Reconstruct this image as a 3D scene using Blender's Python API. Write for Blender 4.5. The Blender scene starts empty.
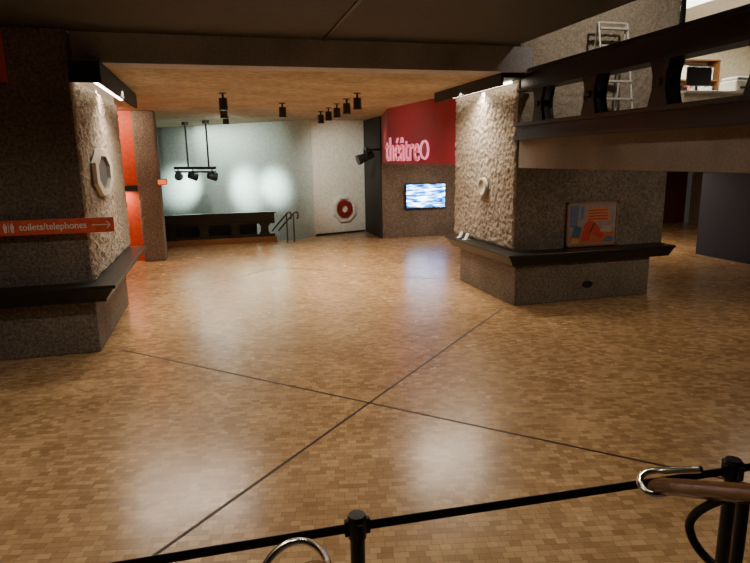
import bpy, bmesh, math, random
from mathutils import Vector, Matrix, Euler, noise
random.seed(4)
scene=bpy.context.scene
COL=scene.collection

# ---------------------------------------------------------------- materials
def new_mat(name):
    m=bpy.data.materials.new(name); m.use_nodes=True
    nt=m.node_tree; b=nt.nodes['Principled BSDF']
    return m,nt,b
def simple(name,col,rough=0.5,metal=0.0,emit=None,es=0.0,spec=0.5):
    m,nt,b=new_mat(name)
    tc=nt.nodes.new('ShaderNodeTexCoord'); n=nt.nodes.new('ShaderNodeTexNoise')
    n.inputs['Scale'].default_value=14; n.inputs['Detail'].default_value=3
    nt.links.new(tc.outputs['Object'],n.inputs['Vector'])
    r=nt.nodes.new('ShaderNodeValToRGB')
    r.color_ramp.elements[0].position=.3; r.color_ramp.elements[1].position=.7
    r.color_ramp.elements[0].color=(col[0]*.85,col[1]*.85,col[2]*.85,1)
    r.color_ramp.elements[1].color=(min(1,col[0]*1.1),min(1,col[1]*1.1),min(1,col[2]*1.1),1)
    nt.links.new(n.outputs['Fac'],r.inputs['Fac']); nt.links.new(r.outputs['Color'],b.inputs['Base Color'])
    b.inputs['Roughness'].default_value=rough; b.inputs['Metallic'].default_value=metal
    b.inputs['Specular IOR Level'].default_value=spec
    if emit: b.inputs['Emission Color'].default_value=(*emit,1); b.inputs['Emission Strength'].default_value=es
    return m
def concrete(name,c_dark,c_light,scale=22,bump=.5,dist=.02,speck=.5):
    m,nt,b=new_mat(name); L=nt.links
    tc=nt.nodes.new('ShaderNodeTexCoord')
    n1=nt.nodes.new('ShaderNodeTexNoise'); n1.inputs['Scale'].default_value=scale; n1.inputs['Detail'].default_value=6; n1.inputs['Roughness'].default_value=.7
    n2=nt.nodes.new('ShaderNodeTexNoise'); n2.inputs['Scale'].default_value=1.3; n2.inputs['Detail'].default_value=4
    v=nt.nodes.new('ShaderNodeTexVoronoi'); v.inputs['Scale'].default_value=scale*1.6
    for n in (n1,n2,v): L.new(tc.outputs['Object'],n.inputs['Vector'])
    r=nt.nodes.new('ShaderNodeValToRGB'); r.color_ramp.elements[0].position=.38; r.color_ramp.elements[1].position=.66
    r.color_ramp.elements[0].color=(*c_dark,1); r.color_ramp.elements[1].color=(*c_light,1)
    L.new(n1.outputs['Fac'],r.inputs['Fac'])
    mx=nt.nodes.new('ShaderNodeMix'); mx.data_type='RGBA'; mx.blend_type='OVERLAY'; mx.inputs[0].default_value=speck
    L.new(r.outputs['Color'],mx.inputs[6]); L.new(n2.outputs['Fac'],mx.inputs[7])
    L.new(mx.outputs[2],b.inputs['Base Color'])
    ad=nt.nodes.new('ShaderNodeMath'); ad.operation='SUBTRACT'
    L.new(n1.outputs['Fac'],ad.inputs[0])
    ml=nt.nodes.new('ShaderNodeMath'); ml.operation='MULTIPLY'; ml.inputs[1].default_value=.5
    L.new(v.outputs['Distance'],ml.inputs[0]); L.new(ml.outputs[0],ad.inputs[1])
    bp=nt.nodes.new('ShaderNodeBump'); bp.inputs['Strength'].default_value=bump; bp.inputs['Distance'].default_value=dist
    L.new(ad.outputs[0],bp.inputs['Height']); L.new(bp.outputs['Normal'],b.inputs['Normal'])
    b.inputs['Roughness'].default_value=.9; b.inputs['Specular IOR Level'].default_value=.25
    return m
def floor_material():
    m,nt,b=new_mat('wood_block_floor'); L=nt.links
    tc=nt.nodes.new('ShaderNodeTexCoord'); mp=nt.nodes.new('ShaderNodeMapping')
    mp.inputs['Rotation'].default_value=(0,0,math.radians(12)); L.new(tc.outputs['Object'],mp.inputs['Vector'])
    def brick(w,h,c1,c2,off,ms=.0013,mort=(.24,.14,.07,1),sq=1.0):
        k=nt.nodes.new('ShaderNodeTexBrick'); k.inputs['Scale'].default_value=1
        k.inputs['Brick Width'].default_value=w; k.inputs['Row Height'].default_value=h
        k.inputs['Mortar Size'].default_value=ms; k.inputs['Mortar Smooth'].default_value=.3
        k.inputs['Color1'].default_value=c1; k.inputs['Color2'].default_value=c2
        k.inputs['Mortar'].default_value=mort; k.offset=off; k.squash=sq; k.squash_frequency=3
        L.new(mp.outputs['Vector'],k.inputs['Vector']); return k
    k=brick(.074,.054,(.74,.485,.245,1),(.44,.262,.122,1),.37,sq=1.35)
    n=nt.nodes.new('ShaderNodeTexNoise'); n.inputs['Scale'].default_value=1.6; n.inputs['Detail'].default_value=8; n.inputs['Roughness'].default_value=.7
    L.new(tc.outputs['Object'],n.inputs['Vector'])
    r=nt.nodes.new('ShaderNodeValToRGB'); r.color_ramp.elements[0].position=.32; r.color_ramp.elements[1].position=.68
    r.color_ramp.elements[0].color=(.66,.63,.60,1); r.color_ramp.elements[1].color=(1.0,1.0,1.0,1)
    L.new(n.outputs['Fac'],r.inputs['Fac'])
    mx=nt.nodes.new('ShaderNodeMix'); mx.data_type='RGBA'; mx.blend_type='MULTIPLY'; mx.inputs[0].default_value=1
    L.new(k.outputs['Color'],mx.inputs[6]); L.new(r.outputs['Color'],mx.inputs[7])
    L.new(mx.outputs[2],b.inputs['Base Color'])
    n3=nt.nodes.new('ShaderNodeTexNoise'); n3.inputs['Scale'].default_value=5; n3.inputs['Detail'].default_value=4
    L.new(tc.outputs['Object'],n3.inputs['Vector'])
    mr=nt.nodes.new('ShaderNodeMapRange'); mr.inputs['To Min'].default_value=.17; mr.inputs['To Max'].default_value=.32
    L.new(n3.outputs['Fac'],mr.inputs['Value']); L.new(mr.outputs[0],b.inputs['Roughness'])
    sb=nt.nodes.new('ShaderNodeMath'); sb.operation='SUBTRACT'; sb.inputs[0].default_value=1; L.new(k.outputs['Fac'],sb.inputs[1])
    bp=nt.nodes.new('ShaderNodeBump'); bp.inputs['Strength'].default_value=.2; bp.inputs['Distance'].default_value=.002
    L.new(sb.outputs[0],bp.inputs['Height']); L.new(bp.outputs['Normal'],b.inputs['Normal'])
    b.inputs['Specular IOR Level'].default_value=.85
    return m
M_floor=floor_material()
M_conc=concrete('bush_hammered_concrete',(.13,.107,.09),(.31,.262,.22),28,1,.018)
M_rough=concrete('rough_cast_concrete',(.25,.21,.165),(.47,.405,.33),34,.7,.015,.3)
M_fascia=concrete('smooth_concrete',(.19,.158,.13),(.26,.215,.18),40,.25,.004)
M_ceilw=concrete('board_marked_ceiling',(.30,.24,.155),(.49,.40,.275),7,.4,.015)
M_beam=concrete('painted_beam_concrete',(.34,.33,.36),(.48,.465,.50),30,.4,.01)
M_dark=simple('dark_ceiling_panel',(.055,.052,.052),.75)
M_black=simple('black_steel',(.012,.012,.013),.38)
M_matblack=simple('matt_black_paint',(.018,.017,.017),.7)
M_red=simple('red_orange_panel',(.62,.075,.022),.55)
M_crim=simple('crimson_panel',(.32,.010,.025),.6)
M_sign=simple('orange_red_sign',(.80,.13,.07),.45)
M_white=simple('white_paint',(.72,.69,.62),.5)
M_signtxt=simple('sign_lettering',(.95,.9,.85),.5)
M_teal=simple('pale_green_plaster',(.60,.69,.62),.85)
M_whitewall=simple('cream_plaster',(.78,.76,.66),.8)
M_chrome=simple('chrome',(.75,.72,.66),.18,1)
M_bronze=simple('dark_bronze_steel',(.10,.08,.06),.35,.6)
M_brown=simple('varnished_wood_rail',(.19,.085,.032),.25)
M_curb=simple('orange_wood_curb',(.32,.14,.05),.5)
M_blue=simple('dark_blue_panel',(.018,.022,.045),.6)
M_joint=simple('floor_joint_filler',(.03,.016,.009),.5)
M_neon=simple('sign_letter_red',(.90,.13,.17),.4,emit=(1,.12,.17),es=.45)
M_neonp=simple('sign_letter_pink_edge',(.9,.35,.50),.4,emit=(1,.32,.50),es=1.0)
M_lamp=simple('lamp_glow',(1,.9,.7),.4,emit=(1,.88,.68),es=14)
M_cream=simple('office_wall_cream',(.62,.55,.40),.8)
M_officel=simple('office_light_panel',(1,1,.95),.4,emit=(1,.95,.82),es=5)
M_steelw=simple('white_enamel_steel',(.6,.6,.58),.4)
M_exit=simple('exit_sign_glow',(1,.2,.05),.4,emit=(1,.15,.03),es=1.2)
M_hole=simple('dark_recess',(.05,.042,.035),.6)
M_castwhite=concrete('pale_cast_concrete',(.40,.36,.29),(.54,.49,.41),60,.3,.004,.2)

# ---------------------------------------------------------------- helpers
def finish(bm,name,mat,parent=None,smooth=False,bevel=0):
    bmesh.ops.recalc_face_normals(bm,faces=bm.faces)
    cs=[v.co for v in bm.verts]
    mn=Vector((min(c[i] for c in cs) for i in range(3))); mxx=Vector((max(c[i] for c in cs) for i in range(3)))
    c=(mn+mxx)/2
    for v in bm.verts: v.co-=c
    me=bpy.data.meshes.new(name); bm.to_mesh(me); bm.free()
    if isinstance(mat,(list,tuple)):
        for m in mat: me.materials.append(m)
    else: me.materials.append(mat)
    if smooth:
        for p in me.polygons: p.use_smooth=True
    ob=bpy.data.objects.new(name,me); COL.objects.link(ob); ob.location=c
    if bevel:
        md=ob.modifiers.new('bevel','BEVEL'); md.width=bevel; md.segments=2; md.limit_method='ANGLE'
    if parent: adopt(ob,parent)
    return ob
def adopt(ob,parent):
    ob.parent=parent; ob.matrix_parent_inverse=Matrix.Translation(-parent.location)
def group(name,loc):
    e=bpy.data.objects.new(name,None); e.empty_display_size=.1; COL.objects.link(e); e.location=loc; return e
def addbox(bm,x0,x1,y0,y1,z0,z1,mi=0):
    r=bmesh.ops.create_cube(bm,size=1)
    for v in r['verts']:
        v.co=Vector(((x0+x1)/2+v.co.x*(x1-x0),(y0+y1)/2+v.co.y*(y1-y0),(z0+z1)/2+v.co.z*(z1-z0)))
    for f in {f for v in r['verts'] for f in v.link_faces}: f.material_index=mi
    return r['verts']
def box(name,x0,x1,y0,y1,z0,z1,mat,parent=None,bevel=0):
    bm=bmesh.new(); addbox(bm,x0,x1,y0,y1,z0,z1); return finish(bm,name,mat,parent,bevel=bevel)
def addprism(bm,pts,z0,z1,mi=0,top=None):
    top=top or pts
    a=[bm.verts.new((x,y,z0)) for x,y in pts]; b=[bm.verts.new((x,y,z1)) for x,y in top]
    n=len(pts); fs=[bm.faces.new(a[::-1]),bm.faces.new(b)]
    for i in range(n): fs.append(bm.faces.new((a[i],a[(i+1)%n],b[(i+1)%n],b[i])))
    for f in fs: f.material_index=mi
def prism(name,pts,z0,z1,mat,parent=None,bevel=0,top=None):
    bm=bmesh.new(); addprism(bm,pts,z0,z1,0,top); return finish(bm,name,mat,parent,bevel=bevel)
def addcyl(bm,p0,p1,r0,r1=None,seg=20,mi=0):
    r1=r0 if r1 is None else r1
    p0=Vector(p0);p1=Vector(p1); d=p1-p0
    q=d.to_track_quat('Z','Y').to_matrix().to_4x4()
    r=bmesh.ops.create_cone(bm,cap_ends=True,segments=seg,radius1=r0,radius2=r1,depth=d.length,matrix=Matrix.Translation((p0+p1)/2)@q)
    for f in {f for v in r['verts'] for f in v.link_faces}: f.material_index=mi
def cyl(name,p0,p1,r,mat,parent=None,r1=None,seg=20):
    bm=bmesh.new(); addcyl(bm,p0,p1,r,r1,seg); return finish(bm,name,mat,parent)
def tube(name,pts,r,mat,parent=None):
    cu=bpy.data.curves.new(name,'CURVE'); cu.dimensions='3D'; cu.bevel_depth=r; cu.bevel_resolution=5; cu.use_fill_caps=True
    s=cu.splines.new('NURBS'); s.points.add(len(pts)-1)
    for i,p in enumerate(pts): s.points[i].co=(*p,1)
    s.use_endpoint_u=True; s.order_u=3; s.resolution_u=10
    ob=bpy.data.objects.new(name,cu); COL.objects.link(ob); cu.materials.append(mat)
    if parent: adopt(ob,parent)
    return ob
def text(name,body,size,loc,xaxis,normal,mat,parent=None,ext=.004,width=None,mat2=None,off=.006):
    cu=bpy.data.curves.new(name,'FONT'); cu.body=body; cu.size=size; cu.extrude=ext
    cu.offset=off*size
    tmp=bpy.data.objects.new(name,cu); COL.objects.link(tmp)
    dg=bpy.context.evaluated_depsgraph_get(); me=bpy.data.meshes.new_from_object(tmp.evaluated_get(dg)); bpy.data.objects.remove(tmp)
    me.materials.clear(); me.materials.append(mat)
    xs=[v.co.x for v in me.vertices]; w=max(xs)-min(xs); sx=(width/w) if width else 1
    if mat2:
        me.materials.append(mat2)
        for p in me.polygons:
            if abs(p.normal.z)<.9: p.material_index=1
    ob=bpy.data.objects.new(name,me); COL.objects.link(ob)
    x=Vector(xaxis).normalized(); n=Vector(normal).normalized(); y=n.cross(x)
    R=Matrix((x*sx,y,n)).transposed()
    me.transform(R.to_4x4()); ob.location=loc
    if parent: adopt(ob,parent)
    return ob
def spot(name,loc,target,energy,color,angle,blend=.6,radius=.05,parent=None):
    l=bpy.data.lights.new(name,'SPOT'); l.energy=energy; l.color=color; l.spot_size=math.radians(angle); l.spot_blend=blend; l.shadow_soft_size=radius
    ob=bpy.data.objects.new(name,l); COL.objects.link(ob); ob.location=loc
    ob.rotation_euler=(Vector(target)-Vector(loc)).to_track_quat('-Z','Y').to_euler()
    if parent: adopt(ob,parent)
    return ob
def area(name,loc,target,energy,color,sx,sy,parent=None,up='Y',spread=180):
    l=bpy.data.lights.new(name,'AREA'); l.shape='RECTANGLE'; l.size=sx; l.size_y=sy; l.energy=energy; l.color=color; l.spread=math.radians(spread)
    ob=bpy.data.objects.new(name,l); COL.objects.link(ob); ob.location=loc
    ob.rotation_euler=(Vector(target)-Vector(loc)).to_track_quat('-Z',up).to_euler()
    if parent: adopt(ob,parent)
    return ob
def rough_face(name,axis,const,a0,a1,z0,z1,sign,mat,parent,amp=.042,res=.017):
    na=int((a1-a0)/res); nz=int((z1-z0)/res); bm=bmesh.new(); g=[]
    for i in range(na+1):
        row=[]
        for j in range(nz+1):
            a=a0+(a1-a0)*i/na; z=z0+(z1-z0)*j/nz
            P=Vector((a*15,z*12,const*3))
            h=noise.noise(P)*.6+noise.noise(P*2.1)*.4
            e=0 if (i in(0,na) or j in (0,nz)) else 1
            d=min(max((amp*.5+h*amp)*e,0),.047)
            row.append(bm.verts.new((const+sign*d,a,z) if axis=='x' else (a,const+sign*d,z)))
        g.append(row)
    for i in range(na):
        for j in range(nz):
            bm.faces.new((g[i][j],g[i+1][j],g[i+1][j+1],g[i][j+1]))
    return finish(bm,name,mat,parent,smooth=True)

WARM=(1,.82,.60); WARM2=(1,.86,.68)
# ---------------------------------------------------------------- shell
bm=bmesh.new()
addprism(bm,[(-7,-2.5),(16,-2.5),(16,18.0),(-7,18.0)],-.25,0)
addprism(bm,[(2.6,18.0),(9,18.0),(9,19.35),(4.9,19.35),(3.02,18.75)],-.25,0)
floor=finish(bm,'floor',M_floor)
def joint(name,a,b,w=.026):
    a=Vector((*a,0));b=Vector((*b,0)); d=(b-a).normalized(); n=Vector((-d.y,d.x,0))*w/2
    prism(name,[tuple((a-n).xy),tuple((b-n).xy),tuple((b+n).xy),tuple((a+n).xy)],.0,.002,M_joint,floor)
C=(1.38,5.42)
joint('joint_1',(-1.3,8.0),(C[0]+5.2,C[1]-5.2))
joint('joint_2',(C[0]-5,C[1]-5),(4.35,8.35))
joint('joint_3',(-.9,11.3),(1.3,13.4),.012)
joint('joint_4',(1.3,13.4),(4.2,10.9),.012)

box('ceiling',-7,4.35,-2.5,8.2,3.95,4.15,M_dark)
g=group('ceiling_panel_seam',(1.5,5,3.945))
box('seam_strip',1.52,1.56,2,8.2,3.935,3.95,M_black,g)
prism('ceiling_far',[(-7,8.6),(4.64,8.6),(4.64,11.06),(7.44,11.06),(7.44,19.3),(4.9,19.35),(4.9,24.5),(-7,24.5)],3.6,3.9,M_ceilw)
box('ceiling_beam',-1.54,4.64,8.2,8.6,3.6,3.95,M_beam)
box('ceiling_upper',4.1,16.2,-2.5,14,5.4,5.6,M_dark)
box('wall_upper_left',4.15,4.3,-2.5,8.55,4.15,5.4,M_dark)
box('wall_left',-7.2,-7,-2.5,8,0,3.95,M_conc)
box('wall_back',-7,16,-2.7,-2.5,0,5.4,M_conc)
box('wall_right',16,16.2,-2.5,17.1,0,5.4,M_conc)
prism('wall_far_green',[(3.02,18.6),(-2.1,23.8),(-2.0,24.0),(3.1,18.8)],-2.6,3.6,M_teal)
prism('wall_far_cream',[(3.03,18.6),(4.84,19.18),(4.84,19.33),(3.1,18.8)],0,3.6,M_whitewall)
prism('baseboard_far',[(3.06,18.56),(4.82,19.13),(4.82,19.165),(3.06,18.595)],0,.06,M_matblack)
box('wall_stairwell_left',-2.3,-2.1,16.0,24.2,-2.6,3.6,M_matblack)
prism('wall_television',[(4.88,17.2),(9,17.2),(9,19.3),(4.9,19.3)],0,3.6,M_conc)
box('wall_television_side',4.84,4.88,17.2,19.15,0,3.6,M_matblack)
prism('bulkhead_red',[(4.65,11.06),(7.43,11.06),(7.43,17.19),(4.88,17.19),(4.3,14.6)],2.25,3.595,M_crim)
box('wall_red_side',-2.9,-2.7,11.6,15.5,0,3.6,M_red)
box('wall_red_end',-2.7,-1.75,15.5,15.7,0,3.6,M_red)
g=group('red_wall_ledge',(-2.3,15.4,1.8)); box('ledge_board',-2.7,-1.76,15.38,15.5,1.72,1.86,M_matblack,g)
box('wall_far_right',9.02,15.9,17.2,17.4,0,2.25,simple('maroon_wall',(.12,.03,.018),.6))
box('wall_blue_right',11.15,11.3,6.0,11.6,0,2.2,M_blue)
box('floor_lower',-2.1,3.2,18.0,24.2,-2.7,-2.6,M_floor)

g=group('concrete_column',(-1.55,15.6,0))
box('shaft',-1.75,-1.25,15.3,15.9,0,3.59,M_conc,g,.01)
rough_face('shaft_face','y',15.3,-1.74,-1.26,.02,3.58,-1,M_conc,g,.02,.03)
g=group('exit_sign',(-1.2,15.2,1.95))
box('box',-1.28,-1.06,15.12,15.25,1.86,2.00,M_black,g,.01); box('lit_face',-1.265,-1.075,15.105,15.12,1.875,1.985,M_exit,g)

# ---------------------------------------------------------------- left pillar
g=group('concrete_pillar',(-3,9,0))
prism('base_block',[(-6.99,8.0),(-1.55,8.0),(-1.55,10.7),(-6.99,10.7)],0,.70,M_conc,g,.015)
prism('shaft',[(-6.99,8.02),(-1.56,8.02),(-1.56,11.6),(-6.99,11.6)],.70,3.59,M_conc,g,.01)
prism('shaft_top',[(-6.99,8.02),(-1.56,8.02),(-1.56,8.59),(-6.99,8.59)],3.59,3.94,M_conc,g)
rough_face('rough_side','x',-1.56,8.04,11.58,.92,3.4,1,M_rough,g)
g=group('ledge_shelf',(-1.6,8,.8))
lp=lambda o:[(-6.99,8.0-o),(-1.55+o,8.0-o),(-1.55+o,11.25),(-1.549,11.25),(-1.549,7.999),(-6.99,7.999)]
prism('shelf_top',lp(.30),.88,.93,M_black,g,.008)
prism('shelf_body',lp(.14),.70,.88,M_black,g,top=lp(.27))
prism('shelf_rail',lp(.16),.70,.745,M_black,g)
g=group('light_trough',(-1.4,9.8,3.5))
prism('back_plate',[(-1.50,8.0),(-1.2,8.0),(-1.2,11.6),(-1.50,11.6)],3.50,3.58,M_matblack,g)
box('lip',-1.24,-1.20,8.0,11.6,3.34,3.50,M_matblack,g)
box('end_cap',-1.55,-1.2,7.96,8.0,3.34,3.58,M_matblack,g)
box('lamp',-1.46,-1.42,8.1,11.5,3.46,3.49,M_lamp,g)
area('strip_light',(-1.43,9.8,3.44),(-1.47,9.8,1.2),175,WARM2,.08,3.3,g,'Y',150)
def ring(bm,center,normal,ro,ri,depth,seg=8,rot=math.pi/8,mi=0,sy=1,darkin=False):
    n=Vector(normal).normalized(); u=n.cross(Vector((0,0,1))).normalized(); v=u.cross(n)
    c=Vector(center); R=[]
    for k in range(seg):
        a=rot+2*math.pi*k/seg; d=u*math.cos(a)*sy+v*math.sin(a)
        R.append([bm.verts.new(c+d*ro),bm.verts.new(c+d*ro*.95+n*depth),bm.verts.new(c+d*ri+n*depth),bm.verts.new(c+d*ri*.9+n*depth*.1)])
    for k in range(seg):
        A=R[k];B=R[(k+1)%seg]
        for i in range(3):
            f=bm.faces.new((A[i],B[i],B[i+1],A[i+1])); f.material_index=mi+(1 if (i==2 and darkin) else 0)
    f=bm.faces.new([r[3] for r in R]); f.material_index=mi+1
g2=group('porthole_frame',(-1.5,9.25,2.27))
bm=bmesh.new(); ring(bm,(-1.512,9.25,2.27),(1,0,0),.36,.24,.045,8,sy=2.1,darkin=True); finish(bm,'octagonal_ring',[M_castwhite,M_hole],g2)
g=group('toilets_sign',(-2.2,7.9,1.66))
box('board',-3.3,-1.22,7.9,7.93,1.565,1.745,M_sign,g,.003)
box('bracket',-2.9,-1.7,7.93,8.0,1.60,1.70,M_black,g)
text('lettering','toilets/telephones',.115,(-2.27,7.893,1.625),(1,0,0),(0,-1,0),M_signtxt,g,.002,width=.74,off=.012)
bm=bmesh.new()
addbox(bm,-1.47,-1.27,7.892,7.898,1.652,1.662)
for s in (1,-1):
    vs=[bm.verts.new(p) for p in [(-1.31,7.892,1.657+s*.045),(-1.296,7.892,1.657+s*.045),(-1.256,7.892,1.657),(-1.27,7.892,1.657)]]
    bm.faces.new(vs)
finish(bm,'arrow',M_signtxt,g)
bm=bmesh.new()
for k in range(2):
    x=-2.42+k*.075
    addcyl(bm,(x,7.892,1.705),(x,7.898,1.705),.011,seg=12)
    addbox(bm,x-.02,x+.02,7.892,7.898,1.645,1.690); addbox(bm,x-.014,x-.003,7.892,7.898,1.60,1.645); addbox(bm,x+.003,x+.014,7.892,7.898,1.60,1.645)
addbox(bm,-2.385,-2.38,7.892,7.898,1.60,1.72)
finish(bm,'pictograms',M_signtxt,g)
g=group('wall_banner',(-2.9,7.99,3.6)); box('cloth',-3.6,-2.20,7.96,7.985,3.30,3.93,M_sign,g); cyl('rod',(-3.6,7.96,3.31),(-2.20,7.96,3.31),.012,M_black,g)

# ---------------------------------------------------------------- right pillar
g=group('concrete_pillar',(6,9.5,0))
box('base_block',4.60,7.16,8.43,10.65,0,.68,M_conc,g,.015)
box('shaft',4.65,7.5,8.58,11.05,.68,5.39,M_conc,g,.01)
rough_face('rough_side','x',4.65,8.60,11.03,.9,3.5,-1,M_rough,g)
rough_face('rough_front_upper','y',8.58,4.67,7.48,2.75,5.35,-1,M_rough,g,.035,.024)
g=group('ledge_shelf',(5.5,8.4,.8))
rp=lambda o:[(4.62-o,10.85),(4.62-o,8.45-o),(7.45,8.45-o),(7.45,8.58),(4.65,8.58),(4.65,10.85)]
prism('shelf_top',rp(.27),.84,.88,M_black,g,.008)
prism('shelf_body',rp(.12),.681,.84,M_black,g,top=rp(.24))
g=group('light_trough',(4.4,9.8,3.5))
prism('back_plate',[(4.2,8.3),(4.60,8.3),(4.60,11.05),(4.2,11.05)],3.53,3.598,M_matblack,g)
box('lip',4.2,4.24,8.3,11.05,3.42,3.53,M_matblack,g)
box('lamp',4.50,4.54,8.6,10.95,3.49,3.52,M_lamp,g)
area('strip_light',(4.52,9.8,3.47),(4.57,9.8,1.2),165,WARM2,.08,2.3,g,'Y',150)
g2=group('round_wall_fixture',(4.6,9.65,1.87))
bm=bmesh.new(); ring(bm,(4.60,9.65,1.87),(-1,0,0),.17,.12,.05,20,0); finish(bm,'round_bezel',[M_castwhite,M_white],g2,True)
g2=group('vent_plate',(5.95,8.42,.25))
bm=bmesh.new(); ring(bm,(5.95,8.43,.27),(0,-1,0),.06,.045,.015,20,0,0,1.6); finish(bm,'oval_plate',[M_black,M_matblack],g2)
g=group('framed_painting',(6.06,8.55,1.27))
x0,x1,z0,z1=5.58,6.55,.895,1.63; yf=8.54
bm=bmesh.new()
addbox(bm,x0,x1,yf,yf+.035,z0,z0+.03);addbox(bm,x0,x1,yf,yf+.035,z1-.03,z1);addbox(bm,x0,x0+.03,yf,yf+.035,z0,z1);addbox(bm,x1-.03,x1,yf,yf+.035,z0,z1)
finish(bm,'frame',simple('wood_frame',(.28,.15,.08),.5),g)
box('canvas',x0+.03,x1-.03,yf+.014,yf+.034,z0+.03,z1-.03,simple('paint_lilac_grey',(.30,.24,.25),.7),g)
W=x1-x0;H=z1-z0
def patch(name,pts,col,k):
    y=yf+.0135-.0006*k; bm=bmesh.new(); bm.faces.new([bm.verts.new((x0+W*a,y,z0+H*b)) for a,b in pts]); finish(bm,name,simple('paint_'+name,col,.7),g)
patch('orange_ground',[(.06,.06),(.94,.06),(.94,.30),(.70,.42),(.25,.36),(.06,.22)],(.50,.13,.05),1)
patch('red_figure',[(.30,.14),(.46,.12),(.50,.30),(.66,.16),(.74,.24),(.58,.52),(.44,.60),(.34,.48)],(.55,.05,.03),2)
patch('blue_wall',[(.06,.45),(.20,.42),(.24,.93),(.06,.93)],(.12,.16,.28),1)
patch('yellow_window',[(.34,.56),(.88,.56),(.80,.88),(.42,.88)],(.50,.22,.10),1)
for i in range(4):
    patch('red_bar_%d'%(i+1),[(.40,.60+i*.065),(.80,.60+i*.065),(.79,.63+i*.065),(.41,.63+i*.065)],(.50,.04,.03),2)
patch('pale_table',[(.66,.32),(.90,.30),(.86,.44),(.70,.46)],(.42,.30,.26),3)
patch('teal_shape',[(.10,.22),(.26,.20),(.30,.42),(.16,.50)],(.06,.12,.20),3)
patch('blue_foreground',[(.72,.08),(.93,.08),(.93,.20),(.80,.22)],(.10,.14,.26),3)
patch('blue_stroke',[(.26,.62),(.31,.62),(.33,.90),(.28,.92)],(.10,.20,.34),3)
patch('ochre_spot',[(.08,.08),(.24,.07),(.26,.16),(.12,.19)],(.55,.32,.10),3)
patch('dark_outline',[(.44,.30),(.47,.30),(.56,.50),(.53,.52)],(.06,.03,.03),4)
g=group('brochure_holder',(4.45,10.2,.93))
for k in range(3):
    bm=bmesh.new(); addbox(bm,4.42,4.54,10.05+.14*k,10.16+.14*k,.882,.897)
    addprism(bm,[(4.46,10.05+.14*k),(4.47,10.05+.14*k),(4.47,10.16+.14*k),(4.46,10.16+.14*k)],.895,1.0,0,[(4.51,10.05+.14*k),(4.52,10.05+.14*k),(4.52,10.16+.14*k),(4.51,10.16+.14*k)])
    finish(bm,'brochure_%d'%(k+1),M_white if k!=1 else M_blue,g)

# ---------------------------------------------------------------- balcony
g=group('balcony',(4.9,3,2.4))
box('slab',4.75,15.98,-2.48,8.42,2.26,2.66,M_fascia,g)
box('fascia',4.65,4.75,-2.48,8.53,2.21,2.66,M_fascia,g,.008)
box('slab_rear',7.52,15.98,8.42,17.19,2.26,2.66,M_fascia,g)
box('edge_channel',4.55,4.85,-2.48,8.53,2.64,2.70,M_black,g)
box('edge_web',4.62,4.72,-2.48,8.53,2.70,2.84,M_black,g)
box('edge_flange',4.55,4.85,-2.48,8.53,2.84,2.89,M_black,g)
def railpost(bm,along,c,k,z0,z1,w0=.17,wm=.06,th=.05,r=.045):
    prof=[(-w0,z0),(w0,z0),(w0*.9,z0+(z1-z0)*.12),(wm,z0+(z1-z0)*.35),(wm,z0+(z1-z0)*.65),(w0*.9,z0+(z1-z0)*.88),(w0,z1),(-w0,z1),(-w0*.9,z0+(z1-z0)*.88),(-wm,z0+(z1-z0)*.65),(-wm,z0+(z1-z0)*.35),(-w0*.9,z0+(z1-z0)*.12)]
    for s in (-1,1):
        o=k+s*.07
        A=[];B=[]
        for a,z in prof:
            if along=='y': A.append(bm.verts.new((o-th/2,c+a,z)));B.append(bm.verts.new((o+th/2,c+a,z)))
            else: A.append(bm.verts.new((c+a,o-th/2,z)));B.append(bm.verts.new((c+a,o+th/2,z)))
        n=len(prof); bm.faces.new(A);bm.faces.new(B[::-1])
        for i in range(n): bm.faces.new((A[i],A[(i+1)%n],B[(i+1)%n],B[i]))
    if along=='y': addcyl(bm,(k-.12,c,(z0+z1)/2),(k+.12,c,(z0+z1)/2),r,seg=12)
    else: addcyl(bm,(c,k-.12,(z0+z1)/2),(c,k+.12,(z0+z1)/2),r,seg=12)
g=group('balcony_railing',(4.7,3,2.89))
bm=bmesh.new()
for k in range(9): railpost(bm,'y',7.94-1.22*k,4.70,2.89,3.38,.15,.10)
finish(bm,'posts',M_black,g)
box('rail_web',4.64,4.76,-2.48,8.5,3.38,3.62,M_black,g)
box('rail_flange_lower',4.57,4.83,-2.48,8.5,3.35,3.39,M_black,g)
box('rail_flange_upper',4.57,4.83,-2.48,8.5,3.61,3.65,M_black,g)

g=group('stairwell_railing',(.2,17.9,0))
box('curb',-1.6,1.75,17.8,18.0,0,.16,M_curb,g,.01)
bm=bmesh.new()
for x in (-1.25,-.35,.55,1.4): railpost(bm,'x',x,17.9,.16,.62,.20,.11,.04)
finish(bm,'posts',M_black,g)
box('kick_rail',-1.6,1.7,17.86,17.94,.16,.24,M_black,g)
box('top_beam',-1.6,1.7,17.82,17.98,.60,.86,M_black,g)
box('top_flange',-1.6,1.75,17.76,18.04,.86,.90,M_black,g)
box('bottom_flange',-1.6,1.7,17.76,18.04,.56,.60,M_black,g)
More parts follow.
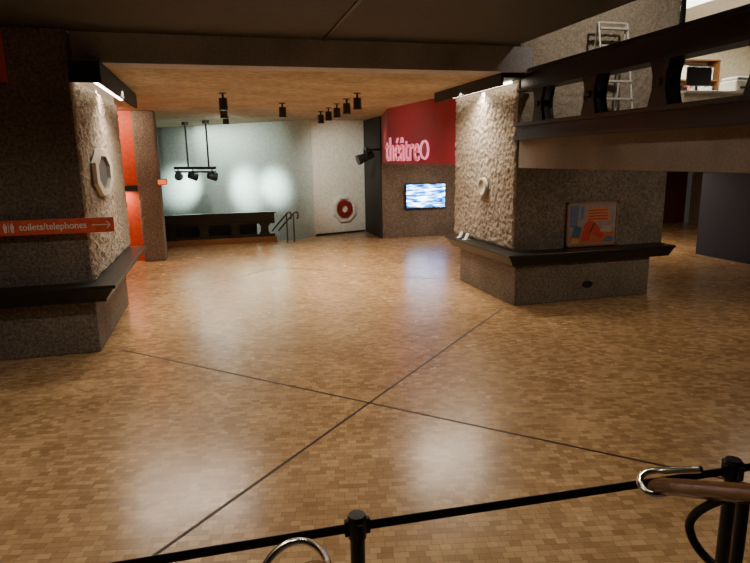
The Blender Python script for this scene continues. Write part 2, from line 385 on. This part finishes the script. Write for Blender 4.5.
# dark panel added on the stairwell side, stands in for the wall's shadow
g=group('stairwell_shade_panel',(.1,18.3,0)); box('panel',-1.6,1.2,18.22,18.25,-.4,.62,M_blue,g); box('cap',-1.6,1.2,18.2,18.27,.62,.65,M_black,g); box('hanger_1',-1.5,-1.46,18.0,18.22,-.12,-.08,M_black,g); box('hanger_2',1.1,1.14,18.0,18.22,-.12,-.08,M_black,g)
g=group('stairwell_steps',(2.1,18.3,-.3))
bm=bmesh.new()
for k in range(3): addbox(bm,1.76,2.3,18.01+.3*k,18.31+.3*k,-2.6,-.17*(k+1))
finish(bm,'treads',M_curb,g)
g=group('stairwell_handrail',(2.0,18.2,.5))
for i,x in enumerate((0,.2)):
    tube('rail_%d'%(i+1),[(2.10+x,17.22,.72),(2.12+x,17.1,.80),(2.10+x,17.15,.92),(2.04+x,17.4,.90),(1.72+x,18.9,.20)],.028,M_bronze,g)
    cyl('post_%d'%(i+1),(2.02+x,17.45,0),(2.02+x,17.45,.87),.02,M_bronze,g)

# ---------------------------------------------------------------- TV
g=group('television',(5.9,17.15,1.26))
tvx0,tvx1=5.62,6.86
box('casing',tvx0-.03,tvx1+.03,17.12,17.197,.87,1.63,M_black,g,.008)
m,nt,b=new_mat('television_picture'); L=nt.links
tc=nt.nodes.new('ShaderNodeTexCoord'); mp=nt.nodes.new('ShaderNodeMapping'); mp.inputs['Rotation'].default_value=(0,math.radians(14),0); mp.inputs['Scale'].default_value=(.7,1,4.5)
n=nt.nodes.new('ShaderNodeTexNoise'); n.inputs['Scale'].default_value=3.2; n.inputs['Detail'].default_value=2
r=nt.nodes.new('ShaderNodeValToRGB'); e=r.color_ramp.elements
e[0].position=.40; e[0].color=(.0,.02,.08,1); e[1].position=.62; e[1].color=(.65,.9,1,1); k=e.new(.51); k.color=(.02,.20,.65,1)
L.new(tc.outputs['Object'],mp.inputs['Vector']);L.new(mp.outputs[0],n.inputs['Vector']);L.new(n.outputs['Fac'],r.inputs['Fac'])
L.new(r.outputs['Color'],b.inputs['Emission Color']); b.inputs['Emission Strength'].default_value=12; b.inputs['Base Color'].default_value=(0,0,0,1)
box('screen',tvx0,tvx1,17.112,17.121,.90,1.60,m,g)

xa=Vector((.35,-3.55,0)).normalized(); nn=Vector((xa.y,-xa.x,0)).normalized()
if nn.x>0: nn=-nn
def bp(s,off=0,z=0):
    v=Vector((4.3,14.6,0))+xa*s+nn*off; v.z=z; return v
g=group('theatre_sign',bp(1.2,.1,2.5))
text('lettering','théâtre',.82,bp(.02,.06,2.33),xa,nn,M_neon,g,.02,width=1.98,mat2=M_neonp,off=.0)
bm=bmesh.new(); c=bp(2.26,.04,2.56); ring(bm,c,nn,.21,.18,.04,28,0)
finish(bm,'ring_logo',[M_neonp,simple('ring_inner',(.45,.03,.06),.5)],g)
bm=bmesh.new()
for s in (.25,.75,1.25,1.7): addcyl(bm,bp(s,0,2.5),bp(s,.05,2.5),.015,seg=8)
finish(bm,'standoffs',M_black,g)

d=Vector((1.87,.6,0)).normalized(); n_=Vector((d.y,-d.x,0))
g=group('round_wall_panel',(4.07,18.85,.8)); c=Vector((4.07,18.933,.80))
bm=bmesh.new(); ring(bm,c,n_,.46,.36,.07,8); finish(bm,'octagonal_surround',[M_white,M_white],g)
bm=bmesh.new(); ring(bm,c+n_*.03,n_,.29,.12,.06,28,0); finish(bm,'red_disc',[simple('dark_red_lacquer',(.22,.02,.015),.3),M_white],g)

g=group('stage_spotlight',(4.5,16.9,2.5))
bm=bmesh.new()
addbox(bm,4.40,4.838,17.22,17.30,2.62,2.68); addbox(bm,4.38,4.46,17.12,17.40,2.66,2.72)
addbox(bm,4.38,4.46,17.10,17.13,2.35,2.70); addbox(bm,4.38,4.46,17.39,17.42,2.35,2.70)
addcyl(bm,(4.62,17.28,2.52),(4.25,17.24,2.38),.11,.13,18); addcyl(bm,(4.25,17.24,2.38),(4.15,17.23,2.345),.145,.145,18)
finish(bm,'yoke_and_body',M_black,g)

g=group('hanging_light_rig',(-.4,19.4,2.4))
bm=bmesh.new()
P=lambda t:Vector((-1.15+1.25*t,20.3-1.5*t,0))
for t in (.35,.85):
    p=P(t); addcyl(bm,(p.x,p.y,2.2),(p.x,p.y,3.6),.03,seg=10); addcyl(bm,(p.x,p.y,3.5),(p.x,p.y,3.6),.1,seg=14)
a=P(0);b_=P(1); addcyl(bm,(a.x,a.y,2.2),(b_.x,b_.y,2.2),.045,seg=12); addcyl(bm,(a.x,a.y,2.08),(b_.x,b_.y,2.08),.03,seg=10)
finish(bm,'frame',M_black,g)
targets=[(-1.0,22.7,1.55),(1.04,20.6,1.5),(1.94,19.75,1.55)]
for i,t in enumerate((.08,.45,.92)):
    p=P(t); p.z=1.95; tg=Vector(targets[i]); dd=(tg-p).normalized()
    bm=bmesh.new(); addcyl(bm,p-dd*.14,p+dd*.12,.10,.14,16); addcyl(bm,p,Vector((p.x,p.y,2.2)),.02,seg=8)
    finish(bm,'lamp_head_%d'%(i+1),M_black,g)
    spot('lamp_light_%d'%(i+1),p+dd*.16,tg,(2000,750,1050)[i],(.80,1,.94),(38,54,38)[i],1,.28,g)

cans=[(.28,11.45),(.33,13.6),(.42,15.8),(1.56,13.3),(2.72,11.2),(2.76,12.3),(2.78,13.4),(2.78,14.4),(2.79,15.5)]
for i,(x,y) in enumerate(cans):
    g=group('ceiling_downlight',(x,y,3.5))
    bm=bmesh.new(); addcyl(bm,(x,y,3.585),(x,y,3.6),.07,seg=20); addcyl(bm,(x,y,3.50),(x,y,3.59),.02,seg=10)
    addcyl(bm,(x,y,3.30),(x,y,3.51),.08,.075,24); finish(bm,'housing',M_black,g)
    spot('beam',(x,y,3.27),(x+.1,y-.5,0),185,WARM,105,.8,.08,g)
for (x,y,e) in [(-1.6,5.2,165),(1.4,5.6,115),(3.6,5.0,60),(-1.6,2.4,150),(1.4,2.6,110),(3.4,2.4,50)]:  # added ceiling lamps, general warm ambient for the near foyer
    g=group('foyer_fill_light',(x,y,3.93)); cyl('trim_ring',(x,y,3.925),(x,y,3.95),.11,M_black,g)
    spot('beam',(x,y,3.90),(x,y,0),e,WARM2,145,1,.1,g)
spot('cream_wall_wash',(2.79,15.5,3.24),(4.0,18.9,1.9),400,(1,.97,.86),60,1,.06)
spot('green_wall_fill',(.42,15.8,3.24),(.2,21.5,2.0),400,(.90,1,.88),78,1,.06)  # added general wash that lifts the green wall
area('stairwell_fill',(-.2,20.6,3.57),(.3,20.9,0),75,(.92,1,.94),2.5,.3)  # added linear fill under the ceiling, brightens the green wall over the stairwell
spot('television_wall_wash',(4.0,15.2,3.3),(6.2,17.2,1.4),60,WARM,60,.9,.06)
spot('bulkhead_wash',(2.78,13.4,3.2),(4.5,13.4,2.9),30,(1,.8,.65),95,.9,.06)
area('under_bulkhead_light',(6.2,15.6,2.23),(6.2,16.2,0),40,WARM,1.5,.3)
area('red_wall_light',(-2.3,15.3,1.70),(-2.3,15.5,0),16,(1,.75,.5),.7,.06)
area('red_wall_upper_light',(-2.2,14.6,3.55),(-2.3,15.5,2.2),30,(1,.75,.5),.5,.2)
area('under_balcony_light',(10,13.5,2.24),(10,13.5,0),110,WARM,1.5,1.5)
area('under_balcony_light_near',(7.0,6.0,2.2),(6.6,7.6,0),26,WARM,1.2,.5)

g=group('door_1',(14,17.15,0))
box('leaf',12.6,13.5,17.14,17.195,0,2.1,simple('dark_red_door',(.10,.02,.015),.4),g,.01); box('frame',12.5,13.6,17.17,17.198,0,2.2,M_black,g); cyl('handle',(12.7,17.1,1.0),(12.7,17.1,1.3),.015,M_chrome,g)
g=group('wall_poster',(14.6,17.17,1.4)); box('sheet',14.3,15.0,17.17,17.198,.9,1.9,simple('poster_tan',(.5,.25,.1),.6),g); box('poster_image',14.4,14.9,17.165,17.17,1.2,1.8,M_blue,g)

# ---------------------------------------------------------------- upper level office
box('wall_office_back',7.5,15.9,12.8,13,2.66,5.4,M_cream)
box('wall_office_left',7.52,7.6,11.06,12.8,2.66,5.2,M_cream)
box('ceiling_office',7.5,15.9,8.64,12.8,5.2,5.3,M_white)
g=group('window_1',(9.6,8.6,2.7))
bm=bmesh.new()
for x in (7.53,9.9,12.3): addbox(bm,x,x+.06,8.56,8.62,2.66,5.2)
addbox(bm,7.53,14,8.56,8.62,5.14,5.2); addbox(bm,7.53,14,8.56,8.62,2.66,2.74)
finish(bm,'frame',M_black,g)
box('wall_over_window',7.53,15.9,8.56,8.62,5.21,5.39,M_fascia)
for i,x in enumerate((8.6,10.6,12.6)):
    g=group('office_ceiling_light',(x,10.5,5.19)); box('diffuser',x,x+.6,9.6,11.8,5.17,5.2,M_officel,g)
area('office_light',(10.2,10.6,5.15),(10.2,10.6,0),340,(1,.92,.75),3,2)
g=group('office_counter',(9.6,9.5,2.66))
box('top',8.3,11.5,9.2,9.9,3.46,3.50,M_white,g,.005); box('front',8.35,11.45,9.3,9.34,2.66,3.46,M_cream,g); box('side',8.35,8.4,9.34,9.85,2.66,3.46,M_cream,g)
g=group('computer_monitor',(8.9,9.5,3.5))
box('panel',8.62,9.16,9.55,9.59,3.62,3.96,M_black,g,.008); box('neck',8.87,8.91,9.59,9.62,3.5,3.8,M_black,g); box('foot',8.78,9.0,9.5,9.68,3.50,3.515,M_black,g)
g=group('printer',(9.9,9.5,3.5))
box('body',9.55,10.05,9.35,9.75,3.50,3.72,M_white,g,.03); box('lid',9.58,10.02,9.38,9.75,3.72,3.78,M_steelw,g,.02); box('paper_slot',9.65,9.95,9.335,9.36,3.56,3.60,M_black,g)
g=group('paper_stack',(10.6,9.5,3.5))
for k in range(6): box('sheet_%d'%(k+1),10.3+.01*(k%2),10.6,9.35,9.6,3.50+.03*k,3.528+.03*k,[M_white,M_cream,M_white,M_sign,M_white,M_blue][k],g)
g=group('office_bookshelf',(9.8,12.6,2.66))
bm=bmesh.new()
for x in (7.9,9.3,10.7,12.1): addbox(bm,x,x+.03,12.4,12.79,2.66,4.6)
for z in (2.7,3.2,3.65,4.1,4.57): addbox(bm,7.9,12.13,12.4,12.79,z,z+.03)
finish(bm,'case',M_brown,g)
cols=[M_white,M_sign,M_blue,M_cream,M_black,M_teal]
bm=bmesh.new()
for z in (2.73,3.23,3.68,4.13):
    x=7.95
    while x<12.0:
        w=random.uniform(.03,.08); h=random.uniform(.22,.36)
        if not any(abs(x+w/2-c-.015)<.07 for c in (9.3,10.7)) and random.random()<.8: addbox(bm,x,x+w,12.45,12.7,z,z+h,random.randrange(6))
        x+=w+.004
finish(bm,'books',cols,g)
g=group('step_ladder',(6.0,8.2,2.66))
bm=bmesh.new()
def bar(a,b,r=.016): addcyl(bm,a,b,r,seg=8)
for x in (5.78,6.28):
    bar((x,7.95,2.66),(x,8.28,4.35)); bar((x,8.48,2.66),(x,8.30,4.35))
for k in range(6):
    z=2.95+.26*k; y=7.95+.33*(z-2.66)/1.69
    addbox(bm,5.78,6.28,y-.04,y+.05,z,z+.025)
bar((5.78,8.29,4.35),(6.28,8.29,4.35)); bar((5.78,8.47,2.9),(6.28,8.47,2.9))
finish(bm,'ladder_frame',M_steelw,g)
spot('upper_wall_wash',(5.6,6.2,5.3),(6.2,8.5,3.9),170,WARM2,100,.9,.1)

# ---------------------------------------------------------------- stairs, handrails, stanchions
g=group('staircase',(1,0.5,0)); bm=bmesh.new()
for k in range(5): addbox(bm,-2.0,4.0,(1.75-.3*(k+1)) if k<4 else -2.45,1.75-.3*k,0,.16*(k+1))
finish(bm,'steps',M_fascia,g)
def handrail(x,ystart,yend,loop):
    g=group('handrail',(x,1,.9))
    bm=bmesh.new(); prof=[]
    for k in range(16):
        a=2*math.pi*k/16; prof.append((.055*math.cos(a),.032*math.sin(a)))
    zz=lambda y:1.06+(1.84-y)*.5
    p0=Vector((x,ystart,zz(ystart))); p1=Vector((x,yend,zz(yend)))
    dd=(p1-p0).normalized(); up=Vector((1,0,0)).cross(dd); up=up if up.z>0 else -up
    A=[bm.verts.new(p0+Vector((1,0,0))*a+up*b) for a,b in prof]; B=[bm.verts.new(p1+Vector((1,0,0))*a+up*b) for a,b in prof]
    for i in range(16): bm.faces.new((A[i],A[(i+1)%16],B[(i+1)%16],B[i]))
    bm.faces.new(A[::-1]);bm.faces.new(B)
    finish(bm,'wooden_rail',M_brown,g,True)
    tube('chrome_return',loop,.014,M_chrome,g)
    tube('bracket',[(x,1.50,1.20),(x-.03,1.62,1.08),(x-.01,1.60,.95),(x+.03,1.46,.90),(x+.01,1.38,1.0)],.016,M_black,g)
    tube('newel_post',[(x,1.42,.32),(x,1.42,.6),(x,1.42,1.24)],.02,M_black,g)
x=1.66
handrail(x,1.80,-.2,[(x+.10,1.70,1.19),(x+.04,1.82,1.13),(x-.02,1.87,1.11),(x-.07,1.84,1.08),(x-.06,1.77,1.06),(x,1.75,1.08)])
x=.2
handrail(x,1.50,1.0,[(x-.14,1.86,.90),(x-.13,1.93,.95),(x-.05,1.96,1.01),(x+.03,1.94,1.03),(x+.08,1.84,1.05),(x+.08,1.65,1.10),(x+.03,1.50,1.22)])
def stanchion(x,y,nx,ny):
    g=group('belt_stanchion',(x,y,0))
    bm=bmesh.new(); addcyl(bm,(x,y,0),(x,y,.02),.17,.17,32); addcyl(bm,(x,y,.02),(x,y,.05),.16,.05,32); addcyl(bm,(x,y,.04),(x,y,.90),.03,seg=24)
    addcyl(bm,(x,y,.90),(x,y,.985),.037,seg=24); addcyl(bm,(x,y,.985),(x,y,1.0),.04,.034,24)
    for dx,dy in ((.04,0),(-.04,0),(0,.04),(0,-.04)): addbox(bm,x+dx-.012,x+dx+.012,y+dy-.012,y+dy+.012,.915,.98)
    finish(bm,'post',M_black,g)
    if nx is not None:
        prism('belt',[(x+.04,y-.002),(nx-.04,ny-.002),(nx-.04,ny+.002),(x+.04,y+.002)],.925,.965,M_matblack,g)
stanchion(-1.33,2.12,.465,2.08); stanchion(.465,2.08,2.25,2.0); stanchion(2.25,2.0,3.9,1.95); stanchion(3.9,1.95,None,None)

# ---------------------------------------------------------------- world, camera
w=bpy.data.worlds.new('world'); scene.world=w; w.use_nodes=True
w.node_tree.nodes['Background'].inputs[0].default_value=(.6,.55,.5,1); w.node_tree.nodes['Background'].inputs[1].default_value=.05
cam=bpy.data.cameras.new('camera'); co=bpy.data.objects.new('camera',cam); COL.objects.link(co)
cam.sensor_width=36; cam.lens=590/750*36; cam.clip_start=.05
R=Matrix.Rotation(math.radians(-15),4,'Z')@Matrix.Rotation(math.radians(90-11.8),4,'X')@Matrix.Rotation(math.radians(-1),4,'Z')
co.matrix_world=Matrix.Translation((0,0,2.4))@R
scene.camera=co
